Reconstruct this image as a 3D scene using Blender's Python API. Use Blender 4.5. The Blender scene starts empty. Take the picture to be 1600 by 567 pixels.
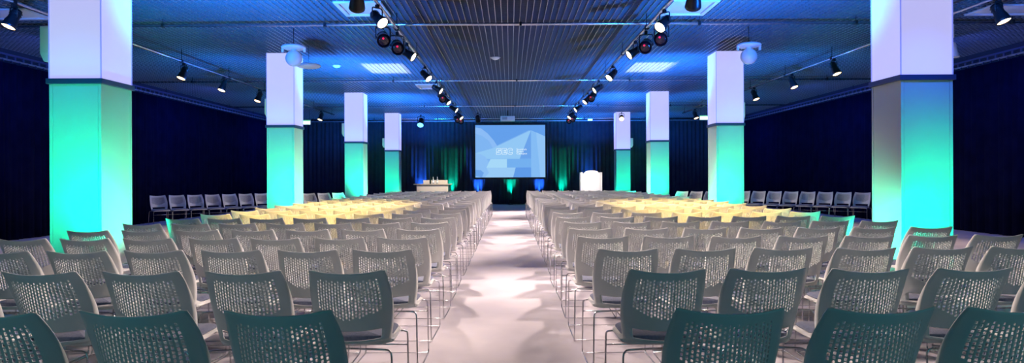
import bpy, bmesh, math, random
from mathutils import Vector, Matrix
random.seed(7)
PI = math.pi
S = bpy.context.scene
COL = S.collection
EYE = 1.353

# ---------------------------------------------------------------- materials
def mat(name, color, rough=0.6, metal=0.0, emit=None, strength=0.0, sheen=0.0, spec=None):
    m = bpy.data.materials.new(name); m.use_nodes = True
    b = m.node_tree.nodes['Principled BSDF']
    b.inputs['Base Color'].default_value = (*color, 1)
    b.inputs['Roughness'].default_value = rough
    b.inputs['Metallic'].default_value = metal
    if spec is not None: b.inputs['Specular IOR Level'].default_value = spec
    if sheen: b.inputs['Sheen Weight'].default_value = sheen
    if emit:
        b.inputs['Emission Color'].default_value = (*emit, 1)
        b.inputs['Emission Strength'].default_value = strength
    return m

def add_noise(m, c1, c2, scale=4.0, detail=4.0, bump=0.0, bscale=200.0, stretch=(1, 1, 1)):
    nt = m.node_tree; N = nt.nodes; L = nt.links
    b = N['Principled BSDF']
    tc = N.new('ShaderNodeTexCoord'); mp = N.new('ShaderNodeMapping'); mp.inputs['Scale'].default_value = stretch
    L.new(tc.outputs['Object'], mp.inputs['Vector'])
    no = N.new('ShaderNodeTexNoise'); no.inputs['Scale'].default_value = scale; no.inputs['Detail'].default_value = detail
    L.new(mp.outputs['Vector'], no.inputs['Vector'])
    cr = N.new('ShaderNodeValToRGB')
    cr.color_ramp.elements[0].position = 0.35; cr.color_ramp.elements[0].color = (*c1, 1)
    cr.color_ramp.elements[1].position = 0.65; cr.color_ramp.elements[1].color = (*c2, 1)
    L.new(no.outputs['Fac'], cr.inputs['Fac']); L.new(cr.outputs['Color'], b.inputs['Base Color'])
    if bump:
        n2 = N.new('ShaderNodeTexNoise'); n2.inputs['Scale'].default_value = bscale
        L.new(mp.outputs['Vector'], n2.inputs['Vector'])
        bp = N.new('ShaderNodeBump'); bp.inputs['Strength'].default_value = bump; bp.inputs['Distance'].default_value = 0.01
        L.new(n2.outputs['Fac'], bp.inputs['Height']); L.new(bp.outputs['Normal'], b.inputs['Normal'])
    return m

M = {}
M['plastic'] = add_noise(mat('chair_plastic', (.66, .66, .64), .42, spec=.4), (.65, .65, .63), (.69, .69, .67), 6)
M['cushion'] = add_noise(mat('seat_fabric', (.07, .09, .16), .95, sheen=.3), (.10, .12, .19), (.14, .16, .24), 60, bump=.3, bscale=500)
M['chrome'] = mat('chrome_wire', (.62, .62, .64), .22, 1.0)
M['carpet'] = add_noise(mat('carpet', (.5, .48, .5), .95), (.46, .43, .47), (.58, .54, .57), 1.3, 8, bump=.25, bscale=240)
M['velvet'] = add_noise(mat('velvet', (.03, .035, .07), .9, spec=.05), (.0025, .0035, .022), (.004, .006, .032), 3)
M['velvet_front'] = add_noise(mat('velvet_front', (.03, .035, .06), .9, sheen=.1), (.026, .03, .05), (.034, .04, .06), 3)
M['blade'] = mat('grid_metal', (.19, .18, .185), .42, .5)  # crosswise blades: shade put into a darker copy of the same metal
M['blade_long'] = mat('grid_metal_long', (.58, .56, .54), .30, .85)  # lengthwise blades: same metal, bright glints put into a lighter colour
M['plenum'] = mat('plenum_black', (.015, .017, .03), .9)
M['wall'] = mat('dark_wall', (.03, .03, .05), .9)
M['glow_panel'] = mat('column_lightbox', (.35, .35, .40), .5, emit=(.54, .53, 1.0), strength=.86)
M['trim_glow'] = mat('trim_lightbox', (.3, .3, .4), .5, emit=(.22, .27, 1.0), strength=.8)  # bluer light at the box edges, painted as emission on the corner strips
M['panel'] = mat('column_panel', (.56, .56, .56), .45, spec=.3)
M['bandmetal'] = mat('band_metal', (.10, .12, .25), .4, .6)
M['white'] = mat('white_enamel', (.78, .78, .80), .4)
M['whiteboard'] = mat('white_laminate', (.85, .83, .82), .4)
M['black'] = mat('black_metal', (.015, .015, .018), .35, .5)
M['grey'] = mat('grey_metal', (.45, .45, .48), .35, .8)
M['silver'] = mat('silver_metal', (.62, .62, .66), .25, .9)
M['lens_warm'] = mat('lens_warm', (.9, .8, .6), .3, emit=(1, .80, .52), strength=9)
M['lens_amber'] = mat('lens_amber', (.9, .7, .4), .3, emit=(1, .62, .30), strength=7)
M['lens_red'] = mat('lens_red', (.4, .02, .05), .2, emit=(1, .02, .10), strength=.9)
M['lens_off'] = mat('lens_dark', (.02, .005, .01), .12)
M['lens_blue'] = mat('lens_blue', (.1, .3, 1), .2, emit=(.1, .45, 1), strength=4)
M['led_green'] = mat('led_green', (.1, .9, .6), .3, emit=(.05, 1, .6), strength=5)
M['led_blue'] = mat('led_blue', (.1, .2, 1), .3, emit=(.05, .2, 1), strength=5)
M['exit_face'] = mat('exit_face', (.8, .9, .7), .4, emit=(.62, 1, .55), strength=2.2)
M['exit_green'] = mat('exit_green', (.1, .5, .2), .4, emit=(.12, .55, .22), strength=.8)
M['tube'] = mat('ceiling_lamp_glow', (.9, .9, .9), .4, emit=(.80, 1, .86), strength=9)
M['wood'] = add_noise(mat('beech_laminate', (.62, .50, .36), .45), (.58, .46, .33), (.66, .54, .40), 3, stretch=(1, 8, 8))
M['cream'] = mat('cream_panel', (.80, .72, .60), .5)
M['riser'] = mat('stage_black', (.03, .03, .04), .8)
M['glass'] = mat('bottle_glass', (.75, .85, .9), .08)
M['glass'].node_tree.nodes['Principled BSDF'].inputs['Transmission Weight'].default_value = .6
M['dark_glass'] = mat('dark_bottle', (.01, .03, .02), .1)
M['label'] = mat('paper_label', (.85, .85, .85), .6)

# ---------------------------------------------------------------- mesh helpers
def bm_new(): return bmesh.new()

def add_box(bm, x0, x1, y0, y1, z0, z1, mi=0):
    vs = [bm.verts.new(p) for p in ((x0, y0, z0), (x1, y0, z0), (x1, y1, z0), (x0, y1, z0),
                                    (x0, y0, z1), (x1, y0, z1), (x1, y1, z1), (x0, y1, z1))]
    for f in ((0, 3, 2, 1), (4, 5, 6, 7), (0, 1, 5, 4), (1, 2, 6, 5), (2, 3, 7, 6), (3, 0, 4, 7)):
        fc = bm.faces.new([vs[i] for i in f]); fc.material_index = mi
    return vs

def add_tube(bm, pts, r, seg=8, closed=False):
    pts = [Vector(p) for p in pts]; n = len(pts); rings = []
    up = None
    for i, p in enumerate(pts):
        if closed: t = (pts[(i + 1) % n] - pts[i - 1]).normalized()
        else: t = (pts[min(i + 1, n - 1)] - pts[max(i - 1, 0)]).normalized()
        if up is None:
            a = Vector((0, 0, 1)) if abs(t.z) < .9 else Vector((1, 0, 0))
            u = t.cross(a).normalized()
        else:
            u = (up - t * up.dot(t)).normalized()
        up = u; v = t.cross(u)
        rr = r[i] if isinstance(r, (list, tuple)) else r
        rings.append([bm.verts.new(p + (u * math.cos(2 * PI * k / seg) + v * math.sin(2 * PI * k / seg)) * rr) for k in range(seg)])
    for i in range(n if closed else n - 1):
        a, b = rings[i], rings[(i + 1) % n]
        for k in range(seg):
            f = bm.faces.new((a[k], a[(k + 1) % seg], b[(k + 1) % seg], b[k])); f.smooth = True
    if not closed:
        bm.faces.new(rings[0][::-1]); bm.faces.new(rings[-1])

def fillet(pts, r, n=4):
    """round the inner corners of a polyline"""
    pts = [Vector(p) for p in pts]; out = [pts[0]]
    for i in range(1, len(pts) - 1):
        a = (pts[i - 1] - pts[i]); b = (pts[i + 1] - pts[i])
        rr = min(r, a.length * .45, b.length * .45)
        p0 = pts[i] + a.normalized() * rr; p1 = pts[i] + b.normalized() * rr
        for k in range(n + 1):
            t = k / n
            out.append(p0 * (1 - t) ** 2 + pts[i] * 2 * t * (1 - t) + p1 * t ** 2)
    out.append(pts[-1]); return out

def add_lathe(bm, prof, seg=20, mtx=None, cap=True):
    """prof: list of (r, z)"""
    rings = []
    for r, z in prof:
        ring = []
        for k in range(seg):
            p = Vector((r * math.cos(2 * PI * k / seg), r * math.sin(2 * PI * k / seg), z))
            if mtx: p = mtx @ p
            ring.append(bm.verts.new(p))
        rings.append(ring)
    for a, b in zip(rings, rings[1:]):
        for k in range(seg):
            f = bm.faces.new((a[k], a[(k + 1) % seg], b[(k + 1) % seg], b[k])); f.smooth = True
    if cap:
        bm.faces.new(rings[0][::-1]); bm.faces.new(rings[-1])

def obj(name, bm, m, parent=None, bevel=0, seg=2, recalc=True):
    if recalc: bmesh.ops.recalc_face_normals(bm, faces=bm.faces)
    me = bpy.data.meshes.new(name); bm.to_mesh(me); bm.free()
    for mm in (m if isinstance(m, (list, tuple)) else [m]): me.materials.append(mm)
    o = bpy.data.objects.new(name, me); COL.objects.link(o)
    if bevel:
        md = o.modifiers.new('bevel', 'BEVEL'); md.width = bevel; md.segments = seg; md.limit_method = 'ANGLE'
    if parent: o.parent = parent
    return o

def thing(name, label, cat, loc=(0, 0, 0), rotz=0, group=None):
    o = bpy.data.objects.new(name, None); COL.objects.link(o)
    o.empty_display_size = .1
    o.location = loc; o.rotation_euler = (0, 0, rotz); o['label'] = label; o['category'] = cat
    if group: o['group'] = group
    return o

def tag(o, label, cat, group=None):
    o['label'] = label; o['category'] = cat
    if group: o['group'] = group
    return o

def struct(o, label=None, cat=None):
    o['kind'] = 'structure'
    if label: o['label'] = label
    if cat: o['category'] = cat
    return o

def copy_tree(o, parent=None):
    c = o.copy(); COL.objects.link(c)
    if parent: c.parent = parent
    for ch in o.children:
        copy_tree(ch, c)
    return c

# ---------------------------------------------------------------- room shell
XW = 11.05; Y0 = -6.0; Y1 = 31.7; CZ = 4.205
bm = bm_new(); add_box(bm, -XW - .2, XW + .2, Y0 - .2, Y1 + .2, -.1, 0)
struct(obj('floor', bm, M['carpet']), 'pale pinkish grey carpet running from the camera to the stage', 'floor')
for nm, b in (('wall_left', (-XW - .2, -XW, Y0, Y1, 0, 5.2)), ('wall_right', (XW, XW + .2, Y0, Y1, 0, 5.2)),
              ('wall_front', (-XW, XW, Y1, Y1 + .2, 0, 5.2)), ('wall_back', (-XW, XW, Y0 - .2, Y0, 0, 5.2))):
    bm = bm_new(); add_box(bm, *b)
    struct(obj(nm, bm, M['wall']), 'dark wall of the hall behind the drapes', 'wall')
bm = bm_new(); add_box(bm, -XW - .2, XW + .2, Y0 - .2, Y1 + .2, 5.2, 5.35)
struct(obj('ceiling', bm, M['plenum']), 'dark slab seen above the open metal grid ceiling', 'ceiling')

# open metal grid ceiling, a lattice of thin blades
P = .11
bm = bm_new()
n = int(2 * XW / P)
for i in range(n + 1):
    x = -XW + .02 + i * P
    add_box(bm, x - .004, x + .004, Y0 + .02, Y1 - .02, CZ - .001, CZ + .034)
y = Y0 + .05
ny = int((Y1 - Y0 - .1) / P)
for j in range(ny + 1):
    yy = y + j * P
    add_box(bm, -XW + .01, XW - .01, yy - .0025, yy + .0025, CZ, CZ + .032, 1)
struct(obj('ceiling', bm, [M['blade_long'], M['blade']]), 'open cell metal grid ceiling over the whole hall', 'ceiling')

# transverse pipes hung under the grid
PIPES = [(11.45, 2.73), (18.15, 2.73), (24.7, 2.73), (29.3, 2.66)]
pl = ['nearest', 'second', 'third', 'farthest']
for i, (py, ph) in enumerate(PIPES):
    t = thing('ceiling_pipe', 'silver pipe running across the whole ceiling, %s from the camera' % pl[i], 'pipe', (0, py, 0), group='pipes across the ceiling')
    bm = bm_new(); add_tube(bm, [(-XW + .05, 0, EYE + ph), (XW - .05, 0, EYE + ph)], .026, 10)
    obj('pipe', bm, M['silver'], t)
    for x in (-9, -6.2, -3.3, .2, 3.4, 6.2, 9):
        bm = bm_new(); add_tube(bm, [(x, 0, EYE + ph), (x, 0, CZ + .02)], .006, 6)
        add_box(bm, x - .02, x + .02, -.034, .034, EYE + ph - .034, EYE + ph + .034)
        obj('hanger', bm, M['black'], t)

# ---------------------------------------------------------------- drapes
def curtain(name, a, b, z0, z1, inward, label, amp=.07):
    bm = bm_new(); a = Vector(a); b = Vector(b); d = b - a; Ln = d.length; d.normalize(); nrm = Vector(inward)
    N = int(Ln / .035); rows = [z0, z0 + (z1 - z0) * .33, z0 + (z1 - z0) * .66, z1]
    ph = [random.random() * 6 for _ in range(4)]
    prev = None
    for i in range(N + 1):
        s = Ln * i / N
        w = s / .19 * 2 * PI
        off = math.sin(w + 1.3 * math.sin(s * 1.7 + ph[0])) * .6 + .4 * math.sin(w * .47 + ph[1] + math.sin(s * .9))
        off += .25 * math.sin(w * 1.9 + ph[2])
        colv = []
        for k, z in enumerate(rows):
            kk = [1.0, .9, .8, .55][k]
            p = a + d * (s + .015 * math.sin(s * 3 + k)) + nrm * (amp * (1.15 + kk * off))
            colv.append(bm.verts.new((p.x, p.y, z)))
        if prev:
            for k in range(3):
                f = bm.faces.new((prev[k], colv[k], colv[k + 1], prev[k + 1])); f.smooth = True
        prev = colv
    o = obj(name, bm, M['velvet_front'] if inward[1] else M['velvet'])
    tag(o, label, 'curtain')
    md = o.modifiers.new('thick', 'SOLIDIFY'); md.thickness = .004
    return o
curtain('stage_curtain', (-XW + .45, Y1 - .3, 0), (XW - .45, Y1 - .3, 0), .012, EYE + 2.70, (0, -1, 0),
        'dark pleated drape across the far end behind the screen, lit green and blue')
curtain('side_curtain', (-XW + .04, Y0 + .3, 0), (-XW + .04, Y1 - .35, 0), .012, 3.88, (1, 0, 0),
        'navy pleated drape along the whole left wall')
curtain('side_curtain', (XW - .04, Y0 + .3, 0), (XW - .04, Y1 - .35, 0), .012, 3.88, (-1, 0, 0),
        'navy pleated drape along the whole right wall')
# curtain tracks
def track(x, s, label):
    t = thing('curtain_track', label, 'curtain track', (x, 0, 0), group=None)
    z = 3.93
    bm = bm_new(); add_box(bm, -.03, .03, Y0 + .3, Y1 - .4, z + .10, z + .14); obj('rail', bm, M['bandmetal'], t)
    bm = bm_new(); add_box(bm, -.018, .018, Y0 + .3, Y1 - .4, z - .01, z + .025); obj('lower_rail', bm, M['grey'], t)
    bm = bm_new(); yy = Y0 + .4
    while yy < Y1 - .5:
        add_box(bm, -.012, .012, yy, yy + .05, z + .02, z + .105)
        add_tube(bm, [(s * .02, yy + .12, z + .0), (s * .035, yy + .14, z - .02), (s * .02, yy + .17, z - .035)], .012, 5)
        yy += .24
    g = obj('glider', bm, M['bandmetal'], t); g['kind'] = 'stuff'
    yy = Y0 + 1
    while yy < Y1 - .5:
        bm = bm_new(); add_tube(bm, [(0, yy, z + .12), (0, yy, CZ + .02)], .008, 6); yy += 2.3
        obj('hanger', bm, M['black'], t)
track(-XW + .15, 1, 'metal curtain track with hooks above the left wall drape')
track(XW - .15, -1, 'metal curtain track with hooks above the right wall drape')
t = thing('curtain_track', 'straight metal rail above the drape at the far end', 'curtain track', (0, Y1 - .4, 0))
bm = bm_new(); add_box(bm, -XW + .5, XW - .5, -.03, .03, EYE + 2.70, EYE + 2.76); obj('rail', bm, M['silver'], t)
for k in range(9):
    bm = bm_new(); add_tube(bm, [(-8.8 + 2.2 * k, 0, EYE + 2.74), (-8.8 + 2.2 * k, 0, CZ + .02)], .008, 6)
    obj('hanger', bm, M['black'], t)

# ---------------------------------------------------------------- columns
CW = .62; BZ0 = 2.495; BZ1 = 2.560
def make_column(side, cx, cy, label):
    """cx,cy: inner near corner"""
    x0, x1 = (cx - CW, cx) if side < 0 else (cx, cx + CW)
    mx = (x0 + x1) / 2
    t = thing('square_column', label, 'column', (mx, cy + CW / 2, 0), group='square columns in two lines')
    h = CW / 2
    bm = bm_new(); add_box(bm, -h + .012, h - .012, -h + .012, h - .012, 0, BZ0 + .02)
    obj('core', bm, M['white'], t)
    # lower cladding: four panels with corner posts
    for (a, b, c, d) in ((-h + .035, h - .035, -h, -h + .011), (-h + .035, h - .035, h - .011, h),
                         (-h, -h + .011, -h + .035, h - .035), (h - .011, h, -h + .035, h - .035)):
        bm = bm_new(); add_box(bm, a, b, c, d, .0, BZ0)
        obj('lower_panel', bm, M['panel'], t, .003)
    for sx in (-1, 1):
        for sy in (-1, 1):
            bm = bm_new()
            xa, xb = sorted((sx * (h + .004), sx * (h - .032))); ya, yb = sorted((sy * (h + .004), sy * (h - .032)))
            add_box(bm, xa, xb, ya, yb, 0, BZ0)
            obj('corner_post', bm, M['panel'], t, .004)
    bm = bm_new(); add_box(bm, -h - .03, h + .03, -h - .03, h + .03, BZ0, BZ1)
    obj('band', bm, M['bandmetal'], t, .006)
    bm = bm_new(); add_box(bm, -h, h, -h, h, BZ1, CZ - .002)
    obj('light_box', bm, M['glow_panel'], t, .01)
    bm = bm_new()
    for sx in (-1, 1):
        for sy in (-1, 1):
            add_box(bm, sx * (h + .002) - .006, sx * (h + .002) + .006, sy * (h + .002) - .006, sy * (h + .002) + .006, BZ1, CZ - .002)
    obj('edge_trim', bm, M['trim_glow'], t)
    return mx, cy + h

COLS = []
YC = [7.72, 14.62, 21.5, 28.4]
ordn = ['nearest the camera', 'second from the camera', 'third from the camera', 'farthest from the camera']
for i, yc in enumerate(YC):
    for side, cx in ((-1, -4.93), (1, 4.72)):
        nm = 'left' if side < 0 else 'right'
        COLS.append((side, i) + make_column(side, cx, yc, 'glowing square column of the %s line, %s, green below white' % (nm, ordn[i])))

def light(kind, name, loc, color, energy, aim=None, size=.1, spot=60, blend=.5):
    l = bpy.data.lights.new(name, kind); l.color = color; l.energy = energy
    if kind == 'AREA': l.size = size
    else: l.shadow_soft_size = size
    if kind == 'SPOT': l.spot_size = math.radians(spot); l.spot_blend = blend
    o = bpy.data.objects.new(name, l); COL.objects.link(o); o.location = loc
    if aim is not None:
        o.rotation_euler = (Vector(aim) - Vector(loc)).to_track_quat('-Z', 'Y').to_euler()
    return o

CEIL_BLUE = (.01, .17, 1.0); GREEN = (.0, .86, .43); BLUE = (.02, .13, 1.0)
K_GREEN = 42; K_BLUE = 60
par_can_proto = None
def floor_par(x, y, aim, lens, label, group):
    """short LED can on the floor tilted toward what it lights"""
    global par_can_proto
    if par_can_proto is None:
        t = thing('floor_uplight', '', 'uplight')
        bm = bm_new()
        add_tube(bm, fillet([(-.10, 0, .012), (-.10, 0, .16)], .01), .008, 6)
        add_tube(bm, fillet([(.10, 0, .012), (.10, 0, .16)], .01), .008, 6)
        add_box(bm, -.11, .11, -.05, .05, 0, .014)
        obj('stand', bm, M['black'], t)
        h = thing('head', '', ''); del h['label']; del h['category']
        bpy.data.objects.remove(h)
        bm = bm_new(); add_lathe(bm, [(.05, -.09), (.075, -.07), (.085, .02), (.09, .07), (.082, .07), (.078, .05)], 18)
        hd = obj('can', bm, M['black'], t); hd.location = (0, 0, .16)
        bm = bm_new(); add_lathe(bm, [(.076, .052), (.076, .058)], 18)
        obj('lens', bm, M['led_green'], hd)
        par_can_proto = t; r = t
    else:
        r = copy_tree(par_can_proto)
    r.location = (x, y, 0); r['label'] = label; r['group'] = group
    for c in r.children:
        if c.name.startswith('can'):
            c.rotation_euler = (Vector(aim) - Vector((x, y, .16))).to_track_quat('Z', 'Y').to_euler()
            ln = c.children[0]
            if lens is not M['led_green']:
                ln.data = ln.data.copy(); ln.data.materials[0] = lens
    return r

for side, i, mx, my in COLS:
    h = CW / 2
    nm = 'left' if side < 0 else 'right'
    # green uplights standing on the carpet in front and on the aisle side
    px, py = mx + side * .12, my - h - 1.6
    floor_par(px, py, (mx, my - h, 1.4), M['led_green'], 'black floor uplight in front of the %s line column %s' % (nm, ordn[i]), 'uplights at the columns')
    light('SPOT', 'column_uplight', (px, py, .28), GREEN, K_GREEN * 8.2, (mx, my - h, 1.35 if (side < 0 or i) else .95), .08, 70, .9)
    qx, qy = mx - side * (h + .62), my - h - .45
    floor_par(qx, qy, (mx - side * h, my, 1.4), M['led_green'], 'black floor uplight at the aisle corner of the %s line column %s' % (nm, ordn[i]), 'uplights at the columns')
    light('SPOT', 'column_uplight', (qx, qy, .28), GREEN, K_GREEN * 13, (mx - side * h, my + .1, 1.3 if (side < 0 or i) else .85), .08, 78, .9)
    # blue wash around the band and over the ceiling
    light('SPOT', 'blue_wash', (mx - side * .1, my - h - 1.0, 3.5), BLUE, K_BLUE * (2.4 if (side > 0 and i == 0) else 1.1), (mx, my - h, 2.3), .1, 60, 1)
    light('SPOT', 'blue_wash', (mx - side * (h + .85), my - .2, 2.6), CEIL_BLUE, K_BLUE * (28.0 if i == 3 else 66.0), (mx - side * (h + .95), my + .9, 4.3), .15, 116, 1)
    light('SPOT', 'blue_wash', (mx + side * (h + .8), my - .2, 2.9), CEIL_BLUE, K_BLUE * 13, (mx + side * (h + 1.6), my + .5, 4.3), .15, 150, 1)

# ---------------------------------------------------------------- the chair
def chair_h(hh):   # rear profile: y of the centre line at height hh
    t = (hh - .455) / .41
    return -.205 - .02 * math.sin(min(t, 1) * PI * .5) - .075 * t ** 1.35
def chair_d(hh):   # how far the edges wrap forward
    t = max(0, min(1, (hh - .455) / .41))
    return .125 * (1 - t) ** .8 * (1 - .12 * t) + .035 * t + .03 * math.sin(PI * t)
def chair_w(hh):
    t = max(0, min(1, (hh - .455) / .41))
    return .200 + .022 * math.sin(PI * min(1, t * 1.02)) ** .9 - .004 * (1 - t)
def shell_pt(u, v):
    """u -1..1 across, v 0..1 up"""
    top = .847 + .021 * abs(u) ** 2.2
    hh = .455 + (top - .455) * v
    if abs(u) > .93 and v > .96: hh -= .004 * (abs(u) - .93) / .07
    return Vector((u * chair_w(hh), chair_h(hh) + chair_d(hh) * abs(u) ** 2.05, hh))

def back_bm(detail=True):
    bm = bm_new()
    NU, NV = 26, 44
    cache = {}
    def vtx(i, j):
        k = (i, j)
        if k not in cache: cache[k] = bm.verts.new(shell_pt(-1 + 2 * i / NU, j / NV))
        return cache[k]
    def height(j): return .455 + .40 * j / NV
    def open_bottom(i, j):
        x = abs(-1 + 2 * (i + .5) / NU)
        return x < .80 and .474 < height(j + .5) < .528
    def slot_ok(i, j):
        u = -1 + 2 * (i + .5) / NU; hc = height(j + 1)
        if abs(u) > .80: return False
        lo = .598 + .055 * abs(u / .8) ** 2.0
        hi = .818
        return lo < hc < hi
    done = set()
    if detail:
        for i in range(NU):
            for j in range(NV - 1):
                if (j % 2) != (i % 2) or not slot_ok(i, j): continue
                done.add((i, j)); done.add((i, j + 1))
                outer = [vtx(i, j), vtx(i + 1, j), vtx(i + 1, j + 1), vtx(i + 1, j + 2), vtx(i, j + 2), vtx(i, j + 1)]
                uc = -1 + 2 * (i + .5) / NU; vc = (j + 1) / NV
                fade = 1.0
                if height(j + 1) > .80: fade = .72
                a = .27 * 2 / NU * fade; b = .80 / NV * fade
                inn = []
                for (du, dv) in ((-.5, -1), (.5, -1), (1, -.72), (1, .72), (.5, 1), (-.5, 1), (-1, .72), (-1, -.72)):
                    inn.append(bm.verts.new(shell_pt(uc + du * a, vc + dv * b)))
                o = outer
                for f in ((o[0], o[1], inn[1], inn[0]), (o[1], o[2], inn[2]), (o[1], inn[2], inn[1]), (o[2], inn[3], inn[2]),
                          (o[2], o[3], inn[3]), (o[3], inn[4], inn[3]), (o[3], o[4], inn[5], inn[4]), (o[4], inn[6], inn[5]),
                          (o[4], o[5], inn[6]), (o[5], inn[7], inn[6]), (o[5], o[0], inn[7]), (o[0], inn[0], inn[7])):
                    bm.faces.new(f)
    for i in range(NU):
        for j in range(NV):
            if (i, j) in done or open_bottom(i, j): continue
            bm.faces.new((vtx(i, j), vtx(i + 1, j), vtx(i + 1, j + 1), vtx(i, j + 1)))
    for f in bm.faces: f.smooth = True
    # thicken outward (rearwards) by hand with solidify
    bmesh.ops.recalc_face_normals(bm, faces=bm.faces)
    bmesh.ops.solidify(bm, geom=list(bm.faces), thickness=.006)
    return bm

def rounded_slab(bm, x, y0, y1, z0, z1, r=.05, puff=0.0, n=6, rear_up=0.0, rear=True):
    """slab with rounded plan corners and a soft rim"""
    def outline(inset, z):
        pts = []
        rr = max(.004, r - inset)
        cs = [(x - r, y1 - r, 0), (-x + r, y1 - r, PI / 2), (-x + r, y0 + r, PI), (x - r, y0 + r, 1.5 * PI)]
        for cx, cy, a0 in cs:
            for k in range(n + 1):
                a = a0 + PI / 2 * k / n
                px, py = cx + rr * math.cos(a), cy + rr * math.sin(a)
                tt = max(0, (y0 + .08 - py) / .08)
                if rear: py = max(py, -.205 + .125 * (abs(px) / .2) ** 2.05 + .012)
                pts.append((px, py, z + rear_up * tt * tt))
        return [bm.verts.new(p) for p in pts]
    levels = [(.010, z0), (0, z0 + (z1 - z0) * .3), (0, z0 + (z1 - z0) * .65), (.012, z1), (.05 if r > .055 else .035, z1 + puff)]
    rings = [outline(i, z) for i, z in levels]
    m = len(rings[0])
    for a, b in zip(rings, rings[1:]):
        for k in range(m):
            f = bm.faces.new((a[k], a[(k + 1) % m], b[(k + 1) % m], b[k])); f.smooth = True
    bm.faces.new(rings[0][::-1]); f = bm.faces.new(rings[-1]); f.smooth = True

def make_chair():
    t = thing('stacking_chair', '', 'chair')
    b = obj('backrest', back_bm(), M['plastic'], t, recalc=True)
    bm = bm_new(); rounded_slab(bm, .212, -.200, .245, .432, .452, .06, .001, rear_up=.0)
    # side cheeks joining the shell wings to the seat
    for s in (-1, 1):
        pr = []
        for (yy, z0, z1, xo) in ((-.075, .437, .485, .199), (-.03, .437, .466, .208), (.05, .437, .456, .212), (.15, .437, .453, .212)):
            pr.append([bm.verts.new((s * xx, yy, zz)) for xx, zz in ((xo, z0), (xo, z1), (xo - .008, z1), (xo - .008, z0))])
        for a, c in zip(pr, pr[1:]):
            for k in range(4): bm.faces.new((a[k], a[(k + 1) % 4], c[(k + 1) % 4], c[k]))
        bm.faces.new(pr[0][::-1]); bm.faces.new(pr[-1])
    obj('seat', bm, M['plastic'], t)
    bm = bm_new(); rounded_slab(bm, .196, -.185, .238, .4535, .476, .06, .008)
    obj('seat_cushion', bm, M['cushion'], t)
    R = .0055
    for s in (-1, 1):
        bm = bm_new()
        x = s * .224
        pts = [(s * .10, .20, .424), (x, .20, .424), (s * .232, .262, .415), (s * .236, .275, .010), (s * .236, -.262, .010), (s * .222, -.205, .432), (s * .10, -.19, .430)]
        pts = [(s * .001, .205, .4255), (s * .205, .225, .4255), (s * .238, .262, .412), (s * .240, .290, .008), (s * .240, -.262, .008), (s * .226, -.215, .4255), (s * .001, -.180, .4255)]
        add_tube(bm, fillet(pts, .035, 4), R, 8)
        obj('sled_leg', bm, M['chrome'], t)
    bm = bm_new()
    add_tube(bm, [(-.238, .270, .33), (.238, .270, .33)], .0048, 6)
    obj('crossbar', bm, M['chrome'], t)
    bm = bm_new()
    add_tube(bm, [(-.240, .288, .008), (.240, .288, .008)], .0030, 5)
    obj('floor_rod', bm, M['chrome'], t); bm = bm_new()
    add_tube(bm, [(-.240, -.240, .008), (.240, -.240, .008)], .0030, 5)
    obj('floor_rod', bm, M['chrome'], t)
    return t

chair0 = make_chair(); chair_used = False
def place_chair(x, y, rz, label, group):
    global chair_used
    r = chair0 if not chair_used else copy_tree(chair0)
    chair_used = True
    r.location = (x, y, 0); r.rotation_euler = (0, 0, rz)
    r['label'] = label; r['group'] = group
    return r

ROWY = [2.36, 3.36, 4.34, 5.22, 6.05, 6.93, 7.78]
while len(ROWY) < 23: ROWY.append(ROWY[-1] + .915)
W1 = ['one', 'two', 'three', 'four', 'five', 'six', 'seven', 'eight', 'nine', 'ten', 'eleven', 'twelve', 'thirteen', 'fourteen',
      'fifteen', 'sixteen', 'seventeen', 'eighteen', 'nineteen', 'twenty', 'twenty-one', 'twenty-two', 'twenty-three']
LOFF = [-.66, -.668, -.674, -.677, -.675, -.68, -.68]; ROFF = [.62, .616, .587, .565, .56, .575, .56]
rnd = random.Random(3)
for r, ry in enumerate(ROWY):
    for side in (-1, 1):
        off = (LOFF if side < 0 else ROFF)
        off = off[r] if r < len(off) else (-.68 if side < 0 else .585)
        sp = .522 if side < 0 else .540
        if side < 0 and r < 2: sp = .54
        for k in range(7):
            cx = off + side * (.200 + sp * k)
            # skip those wholly outside the picture
            if (abs(cx) - .24) / (ry + .30) > .815: continue
            rz = rnd.uniform(-1, 1) * math.radians(1.3)
            jy = rnd.uniform(-.02, .02) if k or r else 0
            nm = 'left' if side < 0 else 'right'
            if k == 0: seat = 'seat at the aisle'
            elif k == 6: seat = 'outermost seat'
            else: seat = 'seat %s from the aisle' % W1[k]
            rw = 'front row' if r == 0 else ('last row' if r == 22 else 'row %s' % W1[r])
            rw = 'row nearest the camera' if r == 0 else ('row nearest the stage' if r == 22 else 'row %s from the camera' % W1[r])
            place_chair(cx + rnd.uniform(-.008, .008), ry + .275 + jy, rz,
                        'perforated grey chair, %s block, %s, %s' % (nm, rw, seat), 'rows of chairs in the %s block' % nm)

# angled lines of chairs along the sides, turned toward the aisle
for side in (-1, 1):
    nm = 'left' if side < 0 else 'right'
    xo = 9.9
    for k in range(11):
        x = side * (xo - .36 * k); yy = 18.1 + .34 * k; ang = 43
        if k >= 8: x = side * (6.17 - .37 * (k - 8)); yy = 19.95 + .33 * (k - 8)
        # facing direction: toward the aisle and the camera
        rz = PI + math.radians(ang) * (1 if side < 0 else -1)
        pos = 'closest to the wall drape' if k == 0 else ('closest to the aisle' if k == 10 else 'place %s from the wall drape' % W1[k])
        place_chair(x, yy, rz, 'perforated chair in the angled line on the %s side, %s' % (nm, pos), 'angled side line of chairs, %s' % nm)

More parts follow.
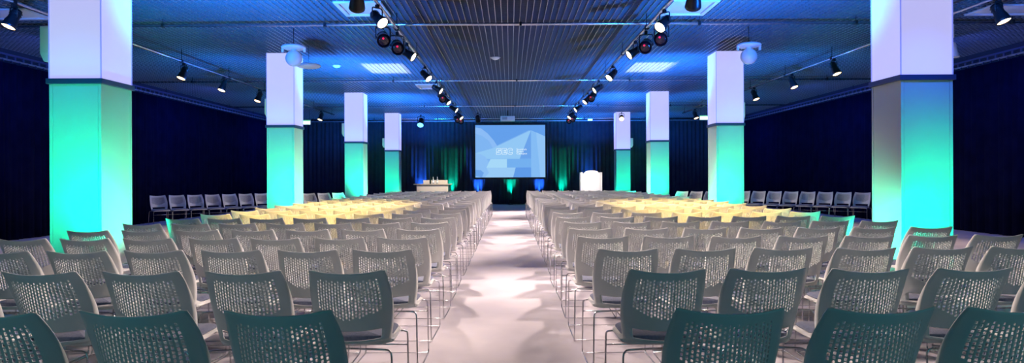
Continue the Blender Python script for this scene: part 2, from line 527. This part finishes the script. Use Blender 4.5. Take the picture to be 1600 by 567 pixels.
# ---------------------------------------------------------------- risers, table, lectern
def riser(x0, x1, label):
    t = thing('stage_riser', label, 'stage riser', ((x0 + x1) / 2, 27.6, 0)); w = (x1 - x0) / 2
    bm = bm_new(); add_box(bm, -w, w, -1.3, 1.3, .28, .32); obj('deck', bm, M['riser'], t, .004)
    for sx in (-1, 1):
        for sy in (-1, 1):
            bm = bm_new(); add_box(bm, sx * (w - .08) - .03, sx * (w - .08) + .03, sy * 1.2 - .03, sy * 1.2 + .03, 0, .28); obj('leg', bm, M['black'], t)
    bm = bm_new(); add_box(bm, -w + .02, w - .02, -1.27, -1.26, .01, .28); obj('skirt', bm, M['riser'], t)
riser(-4.5, -1.9, 'low black stage riser under the speakers table')
riser(2.4, 4.5, 'low black stage riser under the white lectern')
RZ = .32
t = thing('speakers_table', 'beech table with a cream front panel on the left riser', 'table', (-3.26, 27.1, RZ))
bm = bm_new(); add_box(bm, -.79, .79, -.30, .30, .71, .745); obj('table_top', bm, M['wood'], t, .006)
bm = bm_new(); add_box(bm, -.66, .66, -.24, -.222, .12, .71); obj('front_panel', bm, M['cream'], t, .004)
for sx in (-1, 1):
    for sy in (-1, 1):
        bm = bm_new(); add_box(bm, sx * .70 - .02, sx * .70 + .02, sy * .25 - .02, sy * .25 + .02, 0, .71); obj('leg', bm, M['black'], t)
t = thing('low_screen', 'pale upright board standing behind the speakers table', 'board', (-3.22, 27.62, RZ))
bm = bm_new(); add_box(bm, -.53, .53, -.015, .015, .10, .90); obj('board', bm, M['cream'], t, .01)
for sx in (-1, 1):
    bm = bm_new(); add_box(bm, sx * .45 - .02, sx * .45 + .02, -.18, .18, 0, .03); add_box(bm, sx * .45 - .015, sx * .45 + .015, -.03, .03, .03, .12)
    obj('foot', bm, M['black'], t)
def bottle(x, y, z, m, label, lab=True):
    t = thing('bottle', label, 'bottle', (x, y, z), group=None)
    bm = bm_new(); add_lathe(bm, [(.034, 0), (.037, .01), (.037, .16), (.030, .195), (.014, .225), (.013, .27)], 14); obj('body', bm, m, t)
    bm = bm_new(); add_lathe(bm, [(.016, .27), (.016, .295)], 12); obj('cap', bm, M['label'] if lab else M['black'], t)
    if lab:
        bm = bm_new(); add_lathe(bm, [(.0378, .06), (.0378, .14)], 14, cap=False); obj('paper_label', bm, M['label'], t)
TT = RZ + .745
bottle(-3.36, 27.0, TT, M['dark_glass'], 'dark bottle on the speakers table, left of the clear ones', False)
bottle(-3.24, 26.95, TT, M['glass'], 'clear water bottle in the middle of the speakers table')
bottle(-3.07, 27.0, TT, M['glass'], 'clear water bottle, rightmost on the speakers table')

# lectern: white body with an arched top and side wings
t = thing('lectern', 'white lectern with an arched top on the right riser', 'lectern', (3.41, 27.0, RZ))
bm = bm_new()
front = []
N = 14
for yy in (-.22, -.19):
    ring = [bm.verts.new((-.36, yy, .0)), bm.verts.new((.36, yy, .0)), bm.verts.new((.36, yy, 1.14)), bm.verts.new((.30, yy, 1.19))]
    for k in range(N + 1):
        x = .24 - .48 * k / N; ring.append(bm.verts.new((x, yy, 1.25 + .03 * (1 - (x / .24) ** 2))))
    ring += [bm.verts.new((-.30, yy, 1.19)), bm.verts.new((-.36, yy, 1.14))]
    front.append(ring)
bm.faces.new(front[0]); bm.faces.new(front[1][::-1])
for k in range(len(front[0])):
    a, b = front; j = (k + 1) % len(a); bm.faces.new((a[k], a[j], b[j], b[k]))
obj('front_panel', bm, M['whiteboard'], t)
for s in (-1, 1):
    bm = bm_new(); xa, xb = sorted((s * .365, s * .45))
    add_box(bm, xa, xb, -.20, .26, 0, 1.20); obj('side_panel', bm, M['whiteboard'], t, .008)
    bm = bm_new(); add_tube(bm, fillet([(s * .40, -.1, 1.20), (s * .40, -.12, 1.27), (s * .36, -.2, 1.30)], .03), .012, 8)
    obj('microphone', bm, M['black'], t)
bm = bm_new(); vs = add_box(bm, -.365, .365, -.18, .25, 1.08, 1.11); obj('reading_shelf', bm, M['whiteboard'], t)
bm = bm_new(); add_box(bm, -.47, .47, -.26, .30, 0, .03); obj('plinth', bm, M['whiteboard'], t)

# ---------------------------------------------------------------- projection screen with its slide
SX0, SX1, SZ0, SZ1 = -1.675, 1.705, EYE - .03, EYE + 2.50
SY = 30.95
t = thing('projection_screen', 'large projection screen showing a pale blue slide at the far end', 'screen', (0, SY, 0))
def em(name, c, s=1.0):
    return mat(name, (0.02, .02, .02), .8, emit=c, strength=s)
bm = bm_new()
fw = .09
add_box(bm, SX0 - fw, SX1 + fw, 0, .05, SZ0 - fw, SZ0); add_box(bm, SX0 - fw, SX1 + fw, 0, .05, SZ1, SZ1 + fw)
add_box(bm, SX0 - fw, SX0, 0, .05, SZ0, SZ1); add_box(bm, SX1, SX1 + fw, 0, .05, SZ0, SZ1)
obj('frame', bm, M['black'], t)
bm = bm_new(); add_box(bm, SX0, SX1, .01, .03, SZ0, SZ1)
panel = obj('screen_surface', bm, em('slide_base', (.22, .48, .92), .95), t)
for s in (SX0 - .35, SX1 + .35):
    pass
bm = bm_new()
for x in (-1.3, 1.3): add_tube(bm, [(x, .02, SZ1 + fw), (x, .02, CZ + .02)], .008, 6)
obj('hanger', bm, M['black'], t)
def sl(px, py, q=0):     # zoomed slide pixels (18..698, 38..545) -> local coords
    return (SX0 + (px - 18) / 680 * (SX1 - SX0), SZ1 - (py - 38) / 507 * (SZ1 - SZ0))
layer = [0]
def shape(pts, c, s=.95, name='slide_shape'):
    layer[0] += 1
    bm = bm_new(); yy = .010 - .0012 * layer[0]
    vs = [bm.verts.new((sl(*p)[0], yy, sl(*p)[1])) for p in pts]
    f = bm.faces.new(vs)
    if f.normal.y > 0: f.normal_flip()
    o = obj(name, bm, em(name, c, s), panel, recalc=False)
    return o
shape([(18, 38), (698, 38), (698, 150), (540, 90), (220, 240), (120, 120), (18, 60)], (.13, .36, .86))
shape([(18, 60), (75, 70), (140, 120), (200, 190), (240, 255), (190, 262), (150, 190), (80, 140), (18, 118)], (.27, .52, .95))
shape([(18, 310), (190, 262), (560, 90), (450, 365), (18, 365)], (.30, .60, .95))
shape([(560, 90), (560, 365), (450, 365)], (.15, .38, .86))
shape([(560, 90), (698, 150), (698, 545), (560, 545)], (.24, .52, .94))
shape([(610, 110), (698, 150), (698, 545), (650, 545)], (.30, .58, .96))
shape([(18, 315), (70, 320), (115, 345), (150, 400), (150, 545), (18, 545)], (.27, .54, .95))
shape([(165, 368), (325, 368), (325, 450), (125, 450)], (.40, .72, .98))
shape([(125, 450), (410, 450), (390, 545), (110, 545), (150, 500)], (.33, .62, .96))
shape([(325, 368), (560, 368), (560, 450), (325, 450)], (.18, .45, .90))
shape([(410, 450), (560, 450), (560, 545), (385, 545)], (.12, .34, .84))
shape([(18, 470), (70, 475), (100, 500), (80, 545), (18, 530)], (.15, .38, .85))
# the letters, drawn in parallel outlines
wm = em('slide_white', (.88, .97, 1.0), 1.05)
def strokes(lines, w, name):
    layer[0] += .5
    bm = bm_new(); yy = .008 - .0012 * layer[0]
    for pts in lines:
        pts = [Vector(sl(*p)) for p in pts]
        for a, b in zip(pts, pts[1:]):
            d = (b - a).normalized() * (w / 2); nn = Vector((-d.y, d.x))
            q = [a - d + nn, a - d - nn, b + d - nn, b + d + nn]
            vs = [bm.verts.new((p.x, yy, p.y)) for p in q]
            f = bm.faces.new(vs); f.normal_update()
            if f.normal.y > 0: f.normal_flip()
    return obj(name, bm, wm, panel, recalc=False)
x0 = 222
strokes([[(268, 266), (228, 266), (222, 274), (222, 292), (228, 299), (252, 299), (252, 303), (222, 303)], [(222, 322), (262, 322), (270, 314), (270, 292), (264, 286), (240, 286), (240, 281), (268, 281), (268, 266)], [(222, 303), (222, 322)]], .014, 'letter_s')
strokes([[(322, 266), (278, 266), (278, 322), (322, 322), (322, 306), (296, 306), (296, 300), (318, 300), (318, 288), (296, 288), (296, 282), (322, 282), (322, 266)]], .014, 'letter_e')
strokes([[(378, 270), (368, 264), (348, 264), (330, 278), (330, 310), (348, 324), (368, 324), (378, 318), (378, 302), (368, 308), (354, 308), (347, 300), (347, 288), (354, 280), (368, 280), (378, 286), (378, 270)]], .014, 'letter_c')
for k, txt in enumerate(('Scottish', 'Event', 'Campus')):
    cu = bpy.data.curves.new('caption', 'FONT'); cu.body = txt; cu.size = .125; cu.align_x = 'LEFT'
    tmp = bpy.data.objects.new('caption', cu); COL.objects.link(tmp)
    dg = bpy.context.evaluated_depsgraph_get(); dg.update()
    me = bpy.data.meshes.new_from_object(tmp.evaluated_get(dg))
    COL.objects.unlink(tmp); bpy.data.objects.remove(tmp)
    me.materials.clear(); me.materials.append(wm)
    o = bpy.data.objects.new('caption_text', me); COL.objects.link(o); o.parent = panel
    lx, lz = sl(418, 283 + 20 * k); o.location = (lx, -.012, lz); o.rotation_euler = (PI / 2, 0, 0); o.scale = (1.25, 1, 1)

# small side clips beside the screen
for (x, z) in ((-1.98, EYE + 1.95), (1.98, EYE + 1.95), (1.98, EYE + 1.3)):
    pass

# projector on its pole
t = thing('ceiling_projector', 'white projector hanging from a pole above the aisle before the screen', 'projector', (-.09, 27.6, EYE + 2.40))
bm = bm_new(); add_box(bm, -.31, .31, -.24, .24, 0, .20); obj('body', bm, M['white'], t, .02)
bm = bm_new(); add_lathe(bm, [(.06, 0), (.06, .04)], 16, Matrix.Translation((.12, .24, .1)) @ Matrix.Rotation(-PI / 2, 4, 'X')); obj('lens', bm, M['black'], t)
bm = bm_new(); add_box(bm, -.24, -.02, -.245, -.24, .04, .16); obj('vent', bm, M['grey'], t)
bm = bm_new(); add_tube(bm, [(0, 0, .20), (0, 0, CZ + .02 - EYE - 2.40)], .022, 10); add_box(bm, -.12, .12, -.12, .12, .20, .215); obj('pole', bm, M['black'], t)

# back drape uplights
LEDX = [(-4.35, 'b'), (-2.85, 'g'), (-1.55, 'b'), (.02, 'g'), (1.42, 'b'), (2.55, 'g'), (3.80, 'b')]
for k, (x, c) in enumerate(LEDX):
    yy = Y1 - .75
    who = {'b': 'blue', 'g': 'green'}[c]
    pos = ['left of the speakers table', 'behind the speakers table', 'under the left edge of the screen', 'centred under the screen',
           'under the right edge of the screen', 'between the screen and the lectern', 'behind the lectern'][k]
    floor_par(x, yy, (x, Y1 - .35, 2.2), M['led_green'] if c == 'g' else M['led_blue'], 'floor uplight washing the far drape %s, %s' % (who, pos), 'uplights at the far drape')
    light('SPOT', 'drape_uplight', (x, yy + .16, .24), (.0, 1, .5) if c == 'g' else (.02, .16, 1), 1000 if c == 'g' else 1700, (x, Y1 - .40, 2.9), .05, 46, 1.0)

# ---------------------------------------------------------------- lighting tracks and spotlights
def rail(x, z, y0, y1, label):
    t = thing('lighting_track', label, 'lighting track', (x, 0, z))
    bm = bm_new(); add_tube(bm, [(0, y0, 0), (0, y1, 0)], .024, 10); obj('pipe', bm, M['silver'], t)
    yy = y0 + .6
    while yy < y1:
        bm = bm_new(); add_tube(bm, [(0, yy, 0), (0, yy, CZ + .02 - z)], .008, 6); add_box(bm, -.032, .032, yy - .03, yy + .03, -.032, .032)
        obj('hanger', bm, M['black'], t); yy += 2.4
RLX, RRX, RZZ = -1.97, 2.40, EYE + 2.60
rail(RLX, RZZ, 3.4, 26.6, 'silver lighting track left of the aisle')
rail(RRX, RZZ, 3.4, 26.6, 'silver lighting track right of the aisle')
rail(-7.28, RZZ, 4.0, 26.5, 'silver lighting track along the left side beyond the columns')
rail(7.15, RZZ, 4.0, 26.5, 'silver lighting track along the right side beyond the columns')

def make_spot():
    t = thing('theatre_spotlight', '', 'spotlight')
    bm = bm_new()
    add_box(bm, -.022, .022, -.025, .025, -.08, -.025)
    add_tube(bm, fillet([(-.095, 0, -.22), (-.095, 0, -.075), (.095, 0, -.075), (.095, 0, -.22)], .03), .009, 6)
    obj('yoke', bm, M['black'], t)
    bm = bm_new()   # can pointing down local -Z around the pivot
    add_lathe(bm, [(.040, .13), (.058, .12), (.066, .07), (.068, -.02), (.080, -.06), (.088, -.12), (.094, -.165), (.089, -.165), (.080, -.12)], 18)
    add_lathe(bm, [(.070, .09), (.076, .085), (.070, .08)], 18, cap=False)
    add_lathe(bm, [(.072, .05), (.078, .045), (.072, .04)], 18, cap=False)
    add_tube(bm, [(-.10, 0, 0), (.10, 0, 0)], .014, 8)
    hd = obj('lamp_head', bm, M['black'], t); hd.location = (0, 0, -.22)
    bm = bm_new(); add_lathe(bm, [(.082, -.140), (.086, -.148), (.05, -.158), (.01, -.160)], 18); obj('lens', bm, M['lens_warm'], hd)
    return t
spot0 = make_spot(); spot_used = False
lens_cache = {}
M['lens_off_big'] = M['lens_off']
def place_spot(x, y, z, aim, lens, label, group, scale=1.0):
    global spot_used
    r = copy_tree(spot0) if spot_used else spot0
    spot_used = True
    r.location = (x, y, z); r['label'] = label; r['group'] = group
    r.scale = (scale,) * 3
    a = Vector(aim) - Vector((x, y, z - .22 * scale))
    r.rotation_euler = (0, 0, math.atan2(a.y, a.x) - PI / 2)
    a.normalize()
    for c in r.children:
        if c.name.startswith('lamp_head'):
            q = a.to_track_quat('-Z', 'Y')
            c.rotation_euler = (Matrix.Rotation(-r.rotation_euler.z, 3, 'Z') @ q.to_matrix()).to_euler()
            ln = c.children[0]
            if lens is not M['lens_warm']:
                if lens.name not in lens_cache:
                    d = ln.data.copy(); d.materials[0] = lens; lens_cache[lens.name] = d
                ln.data = lens_cache[lens.name]
            elif 'w' in lens_cache: ln.data = lens_cache['w']
            else: lens_cache['w'] = ln.data
    p = Vector((x, y, z - .22 * scale)) + a * .20 * scale
    return p

WARM = (1.0, .79, .70); AMBER = (1.0, .68, .20)
K_AISLE = 950
# (y, offset along x, aimed y shift)
def ycord(n_): return ['first', 'second', 'third', 'fourth', 'fifth', 'sixth', 'seventh', 'eighth', 'ninth', 'tenth'][n_]
for side, rx, ys in ((-1, RLX, [7.0, 9.55, 12.3, 14.9, 17.2, 19.7, 22.2, 24.8]), (1, RRX, [7.0, 9.9, 12.2, 14.9, 17.2, 19.7, 22.2, 24.8])):
    nm = 'left' if side < 0 else 'right'
    for k, yy in enumerate(ys):
        out = k % 2 == 0
        aim = (rx - side * (5.0 if out else 3.0), yy - (2.5 if k == 0 else 1.2 if out else 2.6 - .25 * min(k, 5)), .5)
        p = place_spot(rx, yy, RZZ, aim, M['lens_warm'], ('warm spotlight beyond the upper picture edge, %s of the aisle' % nm) if k == 0 else 'lit warm spotlight on the track %s of the aisle, %s from the camera' % (nm, ycord(k - 1)),
                       'lit spotlights over the aisle', 1.0)
        light('SPOT', 'aisle_lamp', p, WARM, K_AISLE * (2.0 if out else 1.45), aim, .14, 56 if out else 68, 1.0)
    # coloured cans, unlit red lenses
    for k, (yy, dx, ln) in enumerate(((10.7, -.12, 'lens_red'), (11.35, .02, 'lens_red'), (18.6, 0, 'lens_red'), (25.5, -.12, 'lens_red'), (26.2, .05, 'lens_red'))):
        place_spot(rx + side * abs(dx) * 1.2, yy, RZZ, (rx * .2, yy - 6, .9), M['lens_off'], 'black can with small red glow, %s of the aisle, %s from the camera' % (nm, ycord(k)),
                   'red glow cans over the aisle', 1.25)
        hd = [c for c in bpy.data.objects if c.name.startswith('lamp_head')][-1]
        hd = sorted([c for c in bpy.data.objects if c.name.startswith('lamp_head')], key=lambda c: c.name)[-1]
        bm = bm_new(); add_lathe(bm, [(.015, -.1605), (.012, -.166), (.004, -.168)], 12, Matrix.Translation((.01, .03, 0)))
        obj('red_diode', bm, M['lens_red'], hd)
# side lamps
K_SIDE = 800
for side, rx, ys in ((-1, -7.28, [9.4, 14.3, 16.3, 18.6, 24.7]), (1, 7.15, [9.35, 14.1, 16.2, 18.7, 24.7])):
    nm = 'left' if side < 0 else 'right'
    for k, yy in enumerate(ys):
        aim = (rx + side * .8, yy - 1.5, 0)
        p = place_spot(rx, yy, RZZ, aim, M['lens_amber'], 'amber spotlight on the %s side track beyond the columns, %s from the camera' % (nm, ycord(k)), 'amber side spotlights', 1.05)
        tgt = aim
        light('SPOT', 'side_lamp', p, AMBER, K_SIDE * .45, tgt, .06, 60, .9)
    # amber lamps on the aisle track, turned away from the camera onto the middle rows
    for k, (yy, tx, ty, e) in enumerate(((5.6, 3.1, 9.8, 2.8), (8.3, 3.0, 12.0, 2.6))):
        rx2 = RLX if side < 0 else RRX
        p = place_spot(rx2, yy, RZZ, (side * tx, ty, .8), M['lens_amber'], ['amber spotlight beyond the upper picture edge, %s of the aisle', 'black lamp turned away at the upper picture edge, %s of the aisle'][k] % nm, 'amber spotlights over the aisle', 1.15)
        light('SPOT', 'row_lamp', p, AMBER, K_SIDE * e, (side * tx, ty, .8), .06, 36, .6)
# lone fixtures
place_spot(-1.33, 26.6, EYE + 2.70, (-1.3, 31, 1), M['lens_off'], 'small unlit black lamp left of the projector', 'lone lamps', 1.2)
place_spot(4.75, 27.2, EYE + 2.74, (4.0, 22, 1), M['lens_amber'], 'small lamp hanging before the farthest right column', 'lone lamps', 1.1)
place_spot(-3.75, 27.0, EYE + 2.66, (-3.8, 24, 1), M['lens_blue'], 'lamp with a bright blue lens before the far drape on the left', 'lone lamps', 1.5)

# ---------------------------------------------------------------- ceiling fittings
def hatch(x0, x1, y0, y1, label):
    t = thing('air_diffuser', label, 'air diffuser', ((x0 + x1) / 2, (y0 + y1) / 2, CZ - .03)); w, d = (x1 - x0) / 2, (y1 - y0) / 2
    bm = bm_new(); add_box(bm, -w, w, -d, -d + .07, 0, .03); add_box(bm, -w, w, d - .07, d, 0, .03); add_box(bm, -w, -w + .07, -d + .07, d - .07, 0, .03); add_box(bm, w - .07, w, -d + .07, d - .07, 0, .03)
    obj('frame', bm, M['white'], t, .004)
    bm = bm_new()
    v = [bm.verts.new(p) for p in ((-w + .07, -d + .07, .028), (w - .07, -d + .07, .028), (w - .07, d - .07, .028), (-w + .07, d - .07, .028))]
    c = [bm.verts.new(p) for p in ((-w * .3, -d * .3, .005), (w * .3, -d * .3, .005), (w * .3, d * .3, .005), (-w * .3, d * .3, .005))]
    for k in range(4): bm.faces.new((v[k], v[(k + 1) % 4], c[(k + 1) % 4], c[k]))
    bm.faces.new(c)
    obj('cone', bm, M['white'], t)
hatch(-2.86, -2.08, 10.35, 11.25, 'white square air diffuser beside the left aisle track, nearest the camera')
hatch(2.66, 3.42, 10.35, 11.3, 'white square air diffuser beside the right aisle track, nearest the camera')
hatch(-9.2, -8.1, 10.7, 11.4, 'square air diffuser on the far left beyond the near column')
hatch(8.1, 9.2, 10.7, 11.4, 'square air diffuser on the far right beyond the near column')
hatch(-2.0 - .9, -2.12, 19.6, 20.6, 'square air diffuser left of the aisle track beyond the second pipe')
# lamps glowing above the grid
for (x, y, lb) in ((-3.25, 16.8, 'left'), (3.7, 16.8, 'right')):
    t = thing('recessed_light', 'bright white lamp glowing above the grid on the %s' % lb, 'ceiling light', (x, y, CZ + .034), group='lamps above the grid')
    bm = bm_new(); add_box(bm, -.5, .5, -.70, .70, .0, .03); obj('diffuser', bm, M['tube'], t)
    bm = bm_new(); add_box(bm, -.54, .54, -.74, .74, .031, .12); obj('housing', bm, M['white'], t, .01)
# hanging globe speakers
for (x, lb) in ((-4.13, 'left'), (4.58, 'right')):
    t = thing('globe_speaker', 'white hanging globe speaker under a saucer on the %s' % lb, 'speaker', (x, 12.25, EYE + 2.3), group=None)
    bm = bm_new(); add_lathe(bm, [(.02, -.17)] + [(.155 * math.sin(a), -.02 - .155 * math.cos(a)) for a in [PI * k / 14 for k in range(2, 14)]] + [(.06, .15), (.06, .18)], 24)
    obj('globe', bm, M['white'], t)
    bm = bm_new(); add_lathe(bm, [(.08, .15), (.19, .16), (.225, .175), (.23, .20), (.20, .225), (.10, .245), (.03, .25)], 28); obj('saucer', bm, M['white'], t)
    bm = bm_new(); add_tube(bm, [(0, 0, .24), (0, 0, CZ - EYE - 2.3 + .02)], .008, 6); obj('hanger', bm, M['black'], t)
    for s in (-1, 1):
        bm = bm_new(); add_box(bm, s * .21 - .02, s * .21 + .02, -.02, .02, .10, .18); obj('clip', bm, M['white'], t)
t = thing('disc_speaker', 'flat oval white disc hanging beside the second left column', 'speaker', (-4.38, 13.95, EYE + 2.43))
bm = bm_new(); add_lathe(bm, [(.08, -.05), (.22, -.03), (.26, 0), (.25, .03), (.08, .06)], 28); obj('disc', bm, M['white'], t)
bm = bm_new(); add_tube(bm, [(0, 0, .05), (0, 0, CZ - EYE - 2.43 + .02)], .006, 6); obj('hanger', bm, M['black'], t)
for (x, y, lb) in ((-.34, 15.3, 'over the aisle'), (-4.4, 16.3, 'right of the second left column')):
    t = thing('smoke_detector', 'small round detector on the grid ceiling %s' % lb, 'detector', (x, y, CZ - .001))
    bm = bm_new(); add_lathe(bm, [(.10, 0), (.10, -.02), (.06, -.05), (.02, -.06)], 20); obj('body', bm, M['white'], t)
    bm = bm_new(); add_lathe(bm, [(.125, .0), (.125, -.008)], 20); obj('base', bm, M['grey'], t)

# wall speakers on the columns
def wall_speaker(side, i, x, y, z, w, h, d, label):
    """cabinet on the outer face, tapered at the bottom"""
    t = thing('column_speaker', label, 'speaker', (x, y, z), group='speakers on the columns')
    s = side
    bm = bm_new()
    prof = [(0, h / 2), (w, h / 2 * .96), (w, -h * .28), (w * .72, -h / 2), (0, -h / 2)]
    A = [bm.verts.new((s * a, -d / 2, b)) for a, b in prof]; B = [bm.verts.new((s * a, d / 2, b)) for a, b in prof]
    bm.faces.new(A); bm.faces.new(B[::-1])
    for k in range(5): bm.faces.new((A[k], A[(k + 1) % 5], B[(k + 1) % 5], B[k]))
    obj('cabinet', bm, M['white'], t, .008)
    bm = bm_new(); xa, xb = sorted((s * (w * .1), s * (w * .92))); add_box(bm, xa, xb, -d / 2 - .006, -d / 2 - .001, -h * .26, h * .44)
    obj('grille', bm, M['white'], t)
    bm = bm_new(); xa, xb = sorted((-s * .004, s * .03)); add_box(bm, xa, xb, -.03, .03, -h / 2 - .02, -h / 2 + .001); obj('bracket', bm, M['black'], t)
for i, (w, h_) in enumerate(((.165, .44), (.16, .45), (.17, .45), (.17, .42))):
    wall_speaker(-1, i, -4.93 - CW - .004, YC[i] + .10 + (CW / 2 if i else .1), [3.0, 2.98, 2.98, 2.9][i], w, h_, .26, 'white speaker on the outer face of the left line column %s' % ordn[i])
for i in (1, 3):
    wall_speaker(1, i, 4.72 + CW + .004, YC[i] + .35, 2.85, .12 if i == 1 else .17, .42, .24, 'white speaker on the outer face of the right line column %s' % ordn[i])
# floodlight on the nearest right column
t = thing('column_floodlight', 'white downlight on a bracket on the outer face of the near right column', 'spotlight', (4.72 + CW + .004, YC[0] + .12, 2.95))
bm = bm_new(); add_box(bm, 0, .015, -.04, .04, -.10, .18); add_tube(bm, fillet([(.01, 0, .1), (.07, 0, .12), (.07, 0, -.02)], .03), .012, 8); obj('bracket', bm, M['black'], t)
bm = bm_new(); add_lathe(bm, [(.03, .02), (.042, -.02), (.05, -.08), (.075, -.16), (.07, -.16)], 18, Matrix.Translation((.085, 0, 0))); obj('shade', bm, M['white'], t)
bm = bm_new(); add_box(bm, .03, .075, -.05, .05, .07, .24); obj('driver_box', bm, M['white'], t, .008)

# exit signs
def exit_sign(x, y, z, w, label):
    t = thing('exit_sign', label, 'exit sign', (x, y, z))
    bm = bm_new(); add_box(bm, -w / 2, w / 2, -.03, .03, 0, w * .55); obj('housing', bm, M['white'], t, .004)
    bm = bm_new(); add_box(bm, -w / 2 + .01, w / 2 - .01, -.034, -.0305, .01, w * .55 - .05); obj('lit_face', bm, M['exit_face'], t)
    bm = bm_new(); add_box(bm, -w / 2 + .01, w / 2 - .01, -.034, -.0305, w * .55 - .045, w * .55 - .01); obj('green_strip', bm, M['exit_green'], t)
    bm = bm_new()
    for s in (-1, 1): add_tube(bm, [(s * w * .35, 0, w * .55), (s * w * .35, 0, CZ + .02 - z)], .006, 6)
    obj('hanger', bm, M['black'], t)
exit_sign(-8.55, 26.9, 3.58, .36, 'lit green exit sign beside the second left column')
exit_sign(8.15, 26.9, 3.70, .36, 'lit green exit sign beside the second right column')
exit_sign(3.75, 29.9, 3.95, .22, 'small lit green exit sign above the lectern')

# ---------------------------------------------------------------- general light
light('AREA', 'teal_wash', (-4.2, -1.5, 2.2), (.13, .60, .72), 30, (0, 5, .8), 1.6)  # added fills behind the camera, in place of unseen glowing columns
light('AREA', 'teal_wash', (4.2, -1.5, 2.2), (.13, .60, .72), 30, (0, 5, .8), 1.6)
for y, e in ((6, 34), (13, 40), (20, 45), (27, 40)):
    for s in (-1, 1):
        light('AREA', 'blue_side_wash', (s * 8.9, y, 3.9), (.05, .12, 1.0), e, (s * 10.9, y + .5, 1.2), .6)  # added blue ambience on the side drapes, no fixture here
# added fill spots without fixtures, brightening the table and the lectern
light('SPOT', 'stage_wash', (-1.0, 24.5, 3.9), (1, .86, .72), 1200, (-3.2, 27.4, .9), .06, 30, .8)
light('SPOT', 'stage_wash', (2.0, 24.0, 3.9), (1, .90, .82), 1500, (3.4, 27.1, 1.0), .06, 22, .8)

w = bpy.data.worlds.new('World'); S.world = w; w.use_nodes = True
w.node_tree.nodes['Background'].inputs[0].default_value = (.05, .07, .2, 1)
w.node_tree.nodes['Background'].inputs[1].default_value = .02

# ---------------------------------------------------------------- camera
cam = bpy.data.cameras.new('camera'); co = bpy.data.objects.new('camera', cam); COL.objects.link(co)
cam.sensor_width = 36; cam.lens = 36 * 1000 / 1600
cam.shift_x = 3 / 1600; cam.shift_y = -7.5 / 1600
cam.clip_start = .05; cam.clip_end = 200
co.matrix_world = Matrix.Translation((0, 0, EYE)) @ Matrix.Rotation(PI / 2, 4, 'X') @ Matrix.Rotation(-.0045, 4, 'Z')
S.camera = co
S.view_settings.view_transform = 'Standard'; S.view_settings.look = 'None'
S.view_settings.exposure = 0; S.view_settings.gamma = 1; S.view_settings.use_curve_mapping = False
